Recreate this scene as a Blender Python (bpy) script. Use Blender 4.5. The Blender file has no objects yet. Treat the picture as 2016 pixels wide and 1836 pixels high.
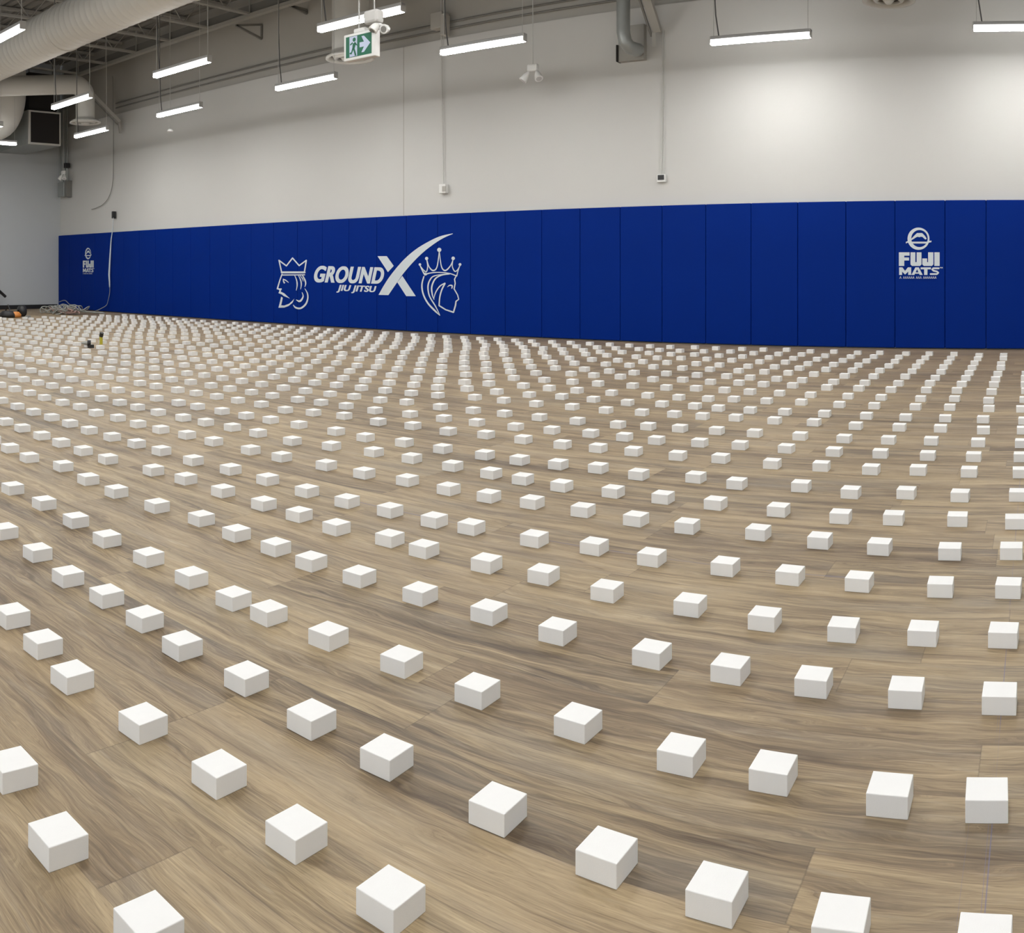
import bpy, bmesh, math, random
from mathutils import Vector, Matrix
from mathutils.geometry import tessellate_polygon

S = bpy.context.scene
C = S.collection
random.seed(7)

# ------------------------------------------------------------------ camera
# The photograph is a phone panorama (cylindrical projection): 1807 px per
# radian, horizon on row 530, straight at the padded wall on column 2042.
F, XC, YH, EYE = 1807.0, 2042.0, 530.0, 0.96
cam_data = bpy.data.cameras.new('camera')
cam_data.type = 'PANO'
cam_data.panorama_type = 'CENTRAL_CYLINDRICAL'
cam_data.central_cylindrical_range_u_min = -1008 / F
cam_data.central_cylindrical_range_u_max = 1008 / F
cam_data.central_cylindrical_range_v_min = -(1836 - YH) / F
cam_data.central_cylindrical_range_v_max = YH / F
cam_data.central_cylindrical_radius = 1.0
cam_data.clip_end = 200
camera = bpy.data.objects.new('camera', cam_data)
C.objects.link(camera)
camera.location = (0, 0, EYE)
camera.rotation_euler = (math.pi / 2, 0, (XC - 1008) / F)
S.camera = camera

# ------------------------------------------------------------------ world, exposure
W = bpy.data.worlds.new('world'); S.world = W
W.use_nodes = True
W.node_tree.nodes['Background'].inputs[0].default_value = (0.86, 0.93, 1.0, 1)
W.node_tree.nodes['Background'].inputs[1].default_value = 1.1
S.view_settings.view_transform = 'Standard'
S.view_settings.look = 'None'
S.view_settings.exposure = 0.12
S.view_settings.gamma = 1.0
S.view_settings.use_curve_mapping = False
S.cycles.use_denoising = True
S.cycles.max_bounces = 5
S.cycles.diffuse_bounces = 4
S.cycles.glossy_bounces = 2
S.cycles.transmission_bounces = 0
S.cycles.use_adaptive_sampling = True
S.cycles.adaptive_threshold = 0.03
S.cycles.sample_clamp_indirect = 4
LAMP = 112.0                      # radiance of the underside of a tube lens

# ------------------------------------------------------------------ helpers
def theta(px): return (px - XC) / F
def at_Y(px, py, Y):
    t = theta(px); r = Y / math.cos(t)
    return Vector((Y * math.tan(t), Y, EYE + (YH - py) * r / F))
def at_X(px, py, X):
    t = theta(px); r = X / math.sin(t)
    return Vector((X, r * math.cos(t), EYE + (YH - py) * r / F))
def on_floor(px, py, z=0.0):
    t = theta(px); r = F * (EYE - z) / (py - YH)
    return Vector((r * math.sin(t), r * math.cos(t), z))
def px_of(p):
    r = math.hypot(p[0], p[1])
    return XC + F * math.atan2(p[0], p[1]), YH + F * (EYE - p[2]) / r

class MB:
    """collects shapes, then links them as one mesh object"""
    def __init__(self): self.v = []; self.f = []; self.sm = []
    def add(self, verts, faces, smooth=False):
        n = len(self.v); self.v += [tuple(v) for v in verts]
        self.f += [tuple(i + n for i in f) for f in faces]; self.sm += [smooth] * len(faces)
        return self
    def box(self, x0, x1, y0, y1, z0, z1):
        v = [(x, y, z) for z in (z0, z1) for y in (y0, y1) for x in (x0, x1)]
        return self.add(v, [(0, 2, 3, 1), (4, 5, 7, 6), (0, 1, 5, 4), (2, 6, 7, 3), (0, 4, 6, 2), (1, 3, 7, 5)])
    def rbox(self, x0, x1, y0, y1, z0, z1, b, seg=2):
        bm = bmesh.new(); bmesh.ops.create_cube(bm, size=1)
        for v in bm.verts:
            v.co = Vector(((x0 + x1) / 2 + v.co.x * (x1 - x0), (y0 + y1) / 2 + v.co.y * (y1 - y0), (z0 + z1) / 2 + v.co.z * (z1 - z0)))
        bmesh.ops.bevel(bm, geom=bm.edges[:], offset=b, segments=seg, affect='EDGES', profile=.5)
        bm.verts.index_update()
        self.add([v.co[:] for v in bm.verts], [[v.index for v in f.verts] for f in bm.faces]); bm.free()
        return self
    def bar(self, a, b, w, h=None, up=(0, 0, 1)):
        a = Vector(a); b = Vector(b); d = (b - a).normalized(); h = h or w
        s = d.cross(Vector(up))
        if s.length < 1e-4: s = d.cross(Vector((0, 1, 0)))
        s.normalize(); u = s.cross(d).normalized()
        v = [p + s * i * w / 2 + u * j * h / 2 for p in (a, b) for i, j in ((-1, -1), (1, -1), (1, 1), (-1, 1))]
        return self.add(v, [(0, 3, 2, 1), (4, 5, 6, 7), (0, 1, 5, 4), (1, 2, 6, 5), (2, 3, 7, 6), (3, 0, 4, 7)])
    def tube(self, pts, r, n=8, cap=True):
        pts = [Vector(p) for p in pts]; rs = r if isinstance(r, (list, tuple)) else [r] * len(pts)
        vs = []; prev = None
        for i, p in enumerate(pts):
            d = (pts[min(i + 1, len(pts) - 1)] - pts[max(i - 1, 0)]).normalized()
            if prev is None:
                s = d.cross(Vector((0, 0, 1)))
                if s.length < 1e-3: s = d.cross(Vector((0, 1, 0)))
            else: s = prev - d * prev.dot(d)
            s.normalize(); prev = s; u = d.cross(s)
            for k in range(n):
                a = 2 * math.pi * k / n
                vs.append(p + (s * math.cos(a) + u * math.sin(a)) * rs[i])
        fs = [(i * n + k, i * n + (k + 1) % n, (i + 1) * n + (k + 1) % n, (i + 1) * n + k) for i in range(len(pts) - 1) for k in range(n)]
        self.add(vs, fs, True)
        if cap:
            m = (len(pts) - 1) * n
            self.add(vs[:n], [tuple(range(n))[::-1]]); self.add(vs[m:], [tuple(range(n))])
        return self
    def lathe(self, c, prof, n=32, axis='Z'):
        vs = []
        for r, h in prof:
            for k in range(n):
                a = 2 * math.pi * k / n
                p = Vector((r * math.cos(a), r * math.sin(a), h))
                if axis == 'X': p = Vector((h, p.x, p.y))
                if axis == 'Y': p = Vector((p.x, h, p.y))
                vs.append(Vector(c) + p)
        fs = [(i * n + k, i * n + (k + 1) % n, (i + 1) * n + (k + 1) % n, (i + 1) * n + k) for i in range(len(prof) - 1) for k in range(n)]
        return self.add(vs, fs, True)
    def build(self, name, mat, parent=None, flip=False):
        me = bpy.data.meshes.new(name); me.from_pydata(self.v, [], self.f)
        me.materials.append(mat)
        for p, s in zip(me.polygons, self.sm): p.use_smooth = s
        bm = bmesh.new(); bm.from_mesh(me)
        if not flip: bmesh.ops.recalc_face_normals(bm, faces=bm.faces[:])
        bm.to_mesh(me); bm.free(); me.update()
        o = bpy.data.objects.new(name, me); C.objects.link(o)
        if parent:
            o.parent = parent
            o.matrix_parent_inverse = Matrix.Identity(4)
            base = world_loc(parent)
            for v in me.vertices: v.co -= base
        return o
def world_loc(o):
    p = Vector(o.location)
    while o.parent: o = o.parent; p += Vector(o.location)
    return p
def tag(o, label, cat, group=None, kind=None):
    o['label'] = label; o['category'] = cat
    if group: o['group'] = group
    if kind: o['kind'] = kind
    return o
def thing(name, loc, label, cat, group=None):
    o = bpy.data.objects.new(name, None); C.objects.link(o); o.location = loc
    o.empty_display_size = .1
    return tag(o, label, cat, group)
def struct(o): o['kind'] = 'structure'; return o
def dup(root, loc, label, rotz=None):
    r = root.copy(); C.objects.link(r); r.location = loc
    if rotz is not None: r.rotation_euler = (0, 0, rotz)
    r['label'] = label
    for ch in list(root.children):
        c = ch.copy(); C.objects.link(c); c.parent = r
        for g in list(ch.children):
            d = g.copy(); C.objects.link(d); d.parent = c
    return r
ORD = ['', 'first', 'second', 'third', 'fourth', 'fifth', 'sixth', 'seventh', 'eighth', 'ninth', 'tenth', 'eleventh', 'twelfth',
       'thirteenth', 'fourteenth', 'fifteenth', 'sixteenth', 'seventeenth', 'eighteenth', 'nineteenth', 'twentieth',
       'twenty-first', 'twenty-second', 'twenty-third', 'twenty-fourth', 'twenty-fifth', 'twenty-sixth', 'twenty-seventh',
       'twenty-eighth', 'twenty-ninth', 'thirtieth', 'thirty-first', 'thirty-second', 'thirty-third', 'thirty-fourth', 'thirty-fifth',
       'thirty-sixth', 'thirty-seventh', 'thirty-eighth', 'thirty-ninth']

# ------------------------------------------------------------------ materials
def mat(name, col, rough=.6, metal=0., noise=0., nscale=8., bump=0., bscale=60., spec=.5, sheen=0):
    m = bpy.data.materials.new(name); m.use_nodes = True
    nt = m.node_tree; b = nt.nodes['Principled BSDF']
    b.inputs['Base Color'].default_value = (*col, 1); b.inputs['Roughness'].default_value = rough
    b.inputs['Metallic'].default_value = metal; b.inputs['Specular IOR Level'].default_value = spec
    tc = nt.nodes.new('ShaderNodeTexCoord')
    if noise:
        n = nt.nodes.new('ShaderNodeTexNoise'); n.inputs['Scale'].default_value = nscale; n.inputs['Detail'].default_value = 4
        nt.links.new(tc.outputs['Object'], n.inputs['Vector'])
        r = nt.nodes.new('ShaderNodeMix'); r.data_type = 'RGBA'
        r.inputs[6].default_value = (*[c * (1 - noise) for c in col], 1); r.inputs[7].default_value = (*[min(1, c * (1 + noise)) for c in col], 1)
        nt.links.new(n.outputs['Fac'], r.inputs[0]); nt.links.new(r.outputs[2], b.inputs['Base Color'])
    if bump:
        n2 = nt.nodes.new('ShaderNodeTexNoise'); n2.inputs['Scale'].default_value = bscale; n2.inputs['Detail'].default_value = 3
        nt.links.new(tc.outputs['Object'], n2.inputs['Vector'])
        bp = nt.nodes.new('ShaderNodeBump'); bp.inputs['Strength'].default_value = bump; bp.inputs['Distance'].default_value = .01
        nt.links.new(n2.outputs['Fac'], bp.inputs['Height']); nt.links.new(bp.outputs[0], b.inputs['Normal'])
    return m
M = dict(
    foam=mat('white_foam', (.85, .85, .84), .9, noise=.02, nscale=40, bump=.05, bscale=600, spec=.2),
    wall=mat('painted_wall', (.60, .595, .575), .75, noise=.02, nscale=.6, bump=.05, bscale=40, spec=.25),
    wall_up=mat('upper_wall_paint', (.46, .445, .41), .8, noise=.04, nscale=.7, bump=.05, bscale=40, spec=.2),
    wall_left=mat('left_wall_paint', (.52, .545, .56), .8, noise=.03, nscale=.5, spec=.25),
    deck=mat('grey_roof_deck', (.27, .26, .24), .7, noise=.08, nscale=1.5),
    steel=mat('painted_steel', (.38, .37, .34), .55, noise=.05, nscale=3),
    duct=mat('white_duct', (.62, .61, .57), .5, noise=.03, nscale=2),
    galv=mat('galvanised_duct', (.34, .36, .35), .42, .35, noise=.12, nscale=5),
    pad=mat('blue_vinyl', (.0002, .020, .200), .5, noise=.10, nscale=1.2, bump=.04, bscale=25, spec=.06),
    print=mat('white_print', (.62, .68, .72), .5, spec=.3),
    dark=mat('dark_grille', (.012, .009, .008), .7),
    black=mat('black_rubber', (.015, .015, .016), .5),
    housing=mat('grey_lamp_housing', (.42, .42, .42), .45),
    cord=mat('grey_cord', (.10, .10, .10), .6),
    wire=mat('pale_wire', (.5, .5, .48), .5),
    conduit=mat('grey_conduit', (.20, .195, .18), .5),
    white=mat('white_plastic', (.78, .78, .76), .4),
    clear=mat('pale_lamp_face', (.55, .55, .53), .15),
    green=mat('green_sign_face', (.0, .13, .065), .35),
    signwhite=mat('sign_symbol_white', (.55, .62, .80), .35),
    yellow=mat('yellow_plastic', (.45, .40, .03), .5),
    orange=mat('orange_plastic', (.6, .22, .04), .5),
    pink=mat('faded_pink_cable', (.45, .30, .27), .6),
    greycable=mat('grey_cable', (.33, .34, .32), .6),
)
em = bpy.data.materials.new('glowing_tube'); em.use_nodes = True
nt = em.node_tree; nt.nodes.clear()
e = nt.nodes.new('ShaderNodeEmission'); e.inputs[0].default_value = (1, .993, .972, 1)
# the prismatic lens throws most of its light down, its sides only glow
g_ = nt.nodes.new('ShaderNodeNewGeometry'); s_ = nt.nodes.new('ShaderNodeSeparateXYZ'); nt.links.new(g_.outputs['True Normal'], s_.inputs[0])
a_ = nt.nodes.new('ShaderNodeMath'); a_.operation = 'LESS_THAN'; nt.links.new(s_.outputs[2], a_.inputs[0]); a_.inputs[1].default_value = -.9
b_ = nt.nodes.new('ShaderNodeMath'); b_.operation = 'MULTIPLY_ADD'; nt.links.new(a_.outputs[0], b_.inputs[0]); b_.inputs[1].default_value =  LAMP - 56
c_ = nt.nodes.new('ShaderNodeMath'); c_.operation = 'LESS_THAN'; nt.links.new(s_.outputs[2], c_.inputs[0]); c_.inputs[1].default_value = -.2
d_ = nt.nodes.new('ShaderNodeMath'); d_.operation = 'MULTIPLY_ADD'; nt.links.new(c_.outputs[0], d_.inputs[0]); d_.inputs[1].default_value = 52; d_.inputs[2].default_value = 4
nt.links.new(d_.outputs[0], b_.inputs[2]); nt.links.new(b_.outputs[0], e.inputs[1])
o_ = nt.nodes.new('ShaderNodeOutputMaterial'); nt.links.new(e.outputs[0], o_.inputs[0])
M['lens'] = em

def plank_material():
    m = bpy.data.materials.new('oak_vinyl_planks'); m.use_nodes = True
    nt = m.node_tree; N = nt.nodes; L = nt.links; b = N['Principled BSDF']
    def math_(op, a, c=None, d=None):
        n = N.new('ShaderNodeMath'); n.operation = op
        for i, s in enumerate((a, c, d)):
            if s is None: continue
            if isinstance(s, (int, float)): n.inputs[i].default_value = s
            else: L.new(s, n.inputs[i])
        return n.outputs[0]
    def comb(x, y, z=0.):
        n = N.new('ShaderNodeCombineXYZ')
        for i, s in enumerate((x, y, z)):
            if isinstance(s, (int, float)): n.inputs[i].default_value = s
            else: L.new(s, n.inputs[i])
        return n.outputs[0]
    def noise(vec, scale, detail=4, dist=0., rough=.55):
        n = N.new('ShaderNodeTexNoise'); n.inputs['Scale'].default_value = scale; n.inputs['Detail'].default_value = detail
        n.inputs['Distortion'].default_value = dist; n.inputs['Roughness'].default_value = rough
        L.new(vec, n.inputs['Vector']); return n.outputs['Fac']
    def white(vec):
        n = N.new('ShaderNodeTexWhiteNoise'); n.noise_dimensions = '3D'; L.new(vec, n.inputs['Vector']); return n.outputs['Value'], n.outputs['Color']
    def ramp(f, stops):
        n = N.new('ShaderNodeValToRGB'); L.new(f, n.inputs[0]); cr = n.color_ramp
        cr.elements[0].position = stops[0][0]; cr.elements[0].color = (*stops[0][1], 1)
        cr.elements[1].position = stops[-1][0]; cr.elements[1].color = (*stops[-1][1], 1)
        for p, c in stops[1:-1]: e = cr.elements.new(p); e.color = (*c, 1)
        return n.outputs[0]
    def mix(f, a, c, mode='MIX'):
        n = N.new('ShaderNodeMix'); n.data_type = 'RGBA'; n.blend_type = mode
        for i, s in ((0, f), (6, a), (7, c)):
            if isinstance(s, (int, float)): n.inputs[i].default_value = s
            elif isinstance(s, tuple): n.inputs[i].default_value = (*s, 1)
            else: L.new(s, n.inputs[i])
        return n.outputs[2]
    g = N.new('ShaderNodeNewGeometry'); sp = N.new('ShaderNodeSeparateXYZ'); L.new(g.outputs['Position'], sp.inputs[0])
    x, y = sp.outputs[0], sp.outputs[1]
    PW, PL = .185, 1.22
    yr = math_('DIVIDE', y, PW); row = math_('FLOOR', yr); fy = math_('FRACT', yr)
    rv, _ = white(comb(row, 3.3, 1.7))
    xr = math_('ADD', math_('DIVIDE', x, PL), math_('MULTIPLY', rv, 5.0)); colm = math_('FLOOR', xr); fx = math_('FRACT', xr)
    pv, pc = white(comb(row, colm, 9.1))
    shift = math_('MULTIPLY', pv, 40.)
    # grain: long along X
    warp = noise(comb(math_('MULTIPLY', x, 2.2), math_('MULTIPLY', y, 9.), shift), 1.0, 3)
    yy = math_('ADD', math_('MULTIPLY', y, 30.), math_('MULTIPLY', warp, 3.6))
    broad = noise(comb(math_('MULTIPLY', x, 1.5), math_('MULTIPLY', yy, .62), shift), 1.0, 5, .5, .6)
    grain = noise(comb(math_('MULTIPLY', x, 3.2), math_('MULTIPLY', yy, 3.8), shift), 1.0, 7, .35, .72)
    fine = noise(comb(math_('MULTIPLY', x, 9.), math_('MULTIPLY', y, 420.), shift), 1.0, 3)
    knots = N.new('ShaderNodeTexVoronoi'); knots.feature = 'DISTANCE_TO_EDGE' if False else 'F1'; knots.inputs['Scale'].default_value = 1.0
    L.new(comb(math_('MULTIPLY', x, 2.0), math_('MULTIPLY', y, 6.), shift), knots.inputs['Vector'])
    kn = math_('SUBTRACT', 1.0, math_('MINIMUM', math_('MULTIPLY', knots.outputs['Distance'], 7.), 1.0))
    f = math_('ADD', math_('MULTIPLY', broad, .58), math_('MULTIPLY', grain, .46))
    f = math_('SUBTRACT', f, .018)
    f = math_('SUBTRACT', math_('ADD', f, math_('MULTIPLY', math_('SUBTRACT', pv, .5), .10)), math_('MULTIPLY', kn, .10))
    base = ramp(f, [(.34, (.085, .056, .031)), (.43, (.172, .122, .071)), (.50, (.272, .200, .115)), (.57, (.360, .270, .158)), (.67, (.450, .345, .205))])
    grey = N.new('ShaderNodeSeparateColor'); L.new(pc, grey.inputs[0])
    gx = noise(comb(math_('MULTIPLY', x, 1.6), math_('MULTIPLY', y, 7.), shift), 1.0, 3)
    gfac = math_('MULTIPLY', math_('MAXIMUM', math_('SUBTRACT', gx, .48), 0.), 1.7)
    base = mix(gfac, base, (.255, .225, .185))
    base = mix(math_('MULTIPLY', grey.outputs[1], .16), base, (.36, .25, .15))
    fm = math_('MULTIPLY', math_('SUBTRACT', fine, .5), .8)
    base = mix(1.0, base, comb(math_('ADD', fm, 1.), math_('ADD', fm, 1.), math_('ADD', fm, 1.)), 'MULTIPLY')
    pores = noise(comb(math_('MULTIPLY', x, 26.), math_('MULTIPLY', y, 520.), shift), 1.0, 2)
    pr_ = math_('MULTIPLY', math_('MAXIMUM', math_('SUBTRACT', pores, .60), 0.), 3.2)
    base = mix(pr_, base, (.10, .068, .040))
    lime = noise(comb(math_('MULTIPLY', x, 7.), math_('MULTIPLY', y, 60.), math_('ADD', shift, 3.)), 1.0, 4)
    base = mix(math_('MULTIPLY', math_('MAXIMUM', math_('SUBTRACT', lime, .58), 0.), 1.8), base, (.50, .42, .31))
    # seams between planks
    ey = math_('MINIMUM', fy, math_('SUBTRACT', 1., fy)); ex = math_('MINIMUM', fx, math_('SUBTRACT', 1., fx))
    sy = math_('LESS_THAN', ey, .006); sx = math_('LESS_THAN', ex, .0012)
    seam = math_('MAXIMUM', sy, sx)
    base = mix(math_('MULTIPLY', seam, .30), base, (.06, .045, .03))
    # chalk snap lines
    def line(coord, pos, w, lo=None, hi=None, other=None):
        k = math_('LESS_THAN', math_('ABSOLUTE', math_('SUBTRACT', coord, pos)), w)
        if other is not None:
            k = math_('MULTIPLY', k, math_('MULTIPLY', math_('GREATER_THAN', other, lo), math_('LESS_THAN', other, hi)))
        return k
    patch = noise(comb(math_('MULTIPLY', x, 3.), math_('MULTIPLY', y, 3.), 4.), 1.0, 3)
    pf = math_('MINIMUM', math_('MAXIMUM', math_('MULTIPLY', math_('SUBTRACT', patch, .38), 5.), .15), 1.)
    ch = math_('MULTIPLY', line(x, -.078, .0011, .9, 4.3, y), .6)
    ch = math_('MAXIMUM', ch, math_('MULTIPLY', line(x, -.084, .0006, .9, 2.1, y), .4))
    ch = math_('MAXIMUM', ch, math_('MULTIPLY', line(x, -.118, .0005, .9, 1.7, y), .25))
    ch = math_('MAXIMUM', ch, math_('MULTIPLY', line(y, 2.80, .006, -2.6, -.5, x), .35))
    base = mix(math_('MULTIPLY', ch, pf), base, (.13, .13, .24))
    L.new(base, b.inputs['Base Color'])
    b.inputs['Roughness'].default_value = .5; b.inputs['Specular IOR Level'].default_value = .38
    bp = N.new('ShaderNodeBump'); bp.inputs['Strength'].default_value = .12; bp.inputs['Distance'].default_value = .002
    L.new(math_('SUBTRACT', fine, math_('MULTIPLY', seam, 1.5)), bp.inputs['Height']); L.new(bp.outputs[0], b.inputs['Normal'])
    return m
M['floor'] = plank_material()

# ------------------------------------------------------------------ room shell
LX, RX, BY, WY, TOP = -19.87, 8.0, -6.0, 11.02, 6.0
PADF = 10.96                                    # front face of the wall pads
struct(MB().box(LX - .2, RX + .2, BY - .2, WY + .2, -.1, 0).build('floor', M['floor']))
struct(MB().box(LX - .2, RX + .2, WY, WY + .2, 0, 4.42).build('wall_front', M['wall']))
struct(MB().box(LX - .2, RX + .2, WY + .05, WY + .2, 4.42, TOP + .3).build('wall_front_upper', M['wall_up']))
struct(MB().box(LX - .2, LX, BY, WY, 0, TOP + .3).build('wall_left', M['wall_left']))
struct(MB().box(RX, RX + .2, BY, WY, 0, TOP + .3).build('wall_right', M['wall']))
wb = MB()                                       # back wall, behind the camera; open windows added to brighten the block sides
wb.box(LX, RX, BY - .2, BY, 0, .35).box(LX, RX, BY - .2, BY, 3.4, TOP + .3).box(LX, -13.0, BY - .2, BY, .35, 3.4).box(6.6, RX, BY - .2, BY, .35, 3.4)
struct(wb.build('wall_back', M['wall']))
for n in range(8):
    xa = -13.0 + n * 2.45
    struct(MB().box(xa, xa + .08, BY - .15, BY - .05, .35, 3.4).box(xa + 2.37, xa + 2.45, BY - .15, BY - .05, .35, 3.4).box(xa, xa + 2.45, BY - .15, BY - .05, .35, .43).box(xa, xa + 2.45, BY - .15, BY - .05, 3.32, 3.4).build('added_window_%d' % (n + 1), M['steel']))
struct(MB().box(LX + .001, LX + .03, BY, WY - .1, .0, .10).build('baseboard_left', M['black']))
dk = MB(); y = BY; vs = []; prof = []
while y < WY + .05:
    prof += [(y, TOP), (y + .12, TOP), (y + .14, TOP + .05), (y + .18, TOP + .05)]; y += .20
for yy, zz in prof: vs += [(LX, yy, zz), (RX, yy, zz)]
dk.add(vs, [(2 * i, 2 * i + 1, 2 * i + 3, 2 * i + 2) for i in range(len(prof) - 1)])
struct(dk.build('ceiling', M['deck']))
struct(MB().box(-9.105, -9.095, WY - .004, WY + .001, 1.8, 4.42).build('trim_1', M['wall_up']))

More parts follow.
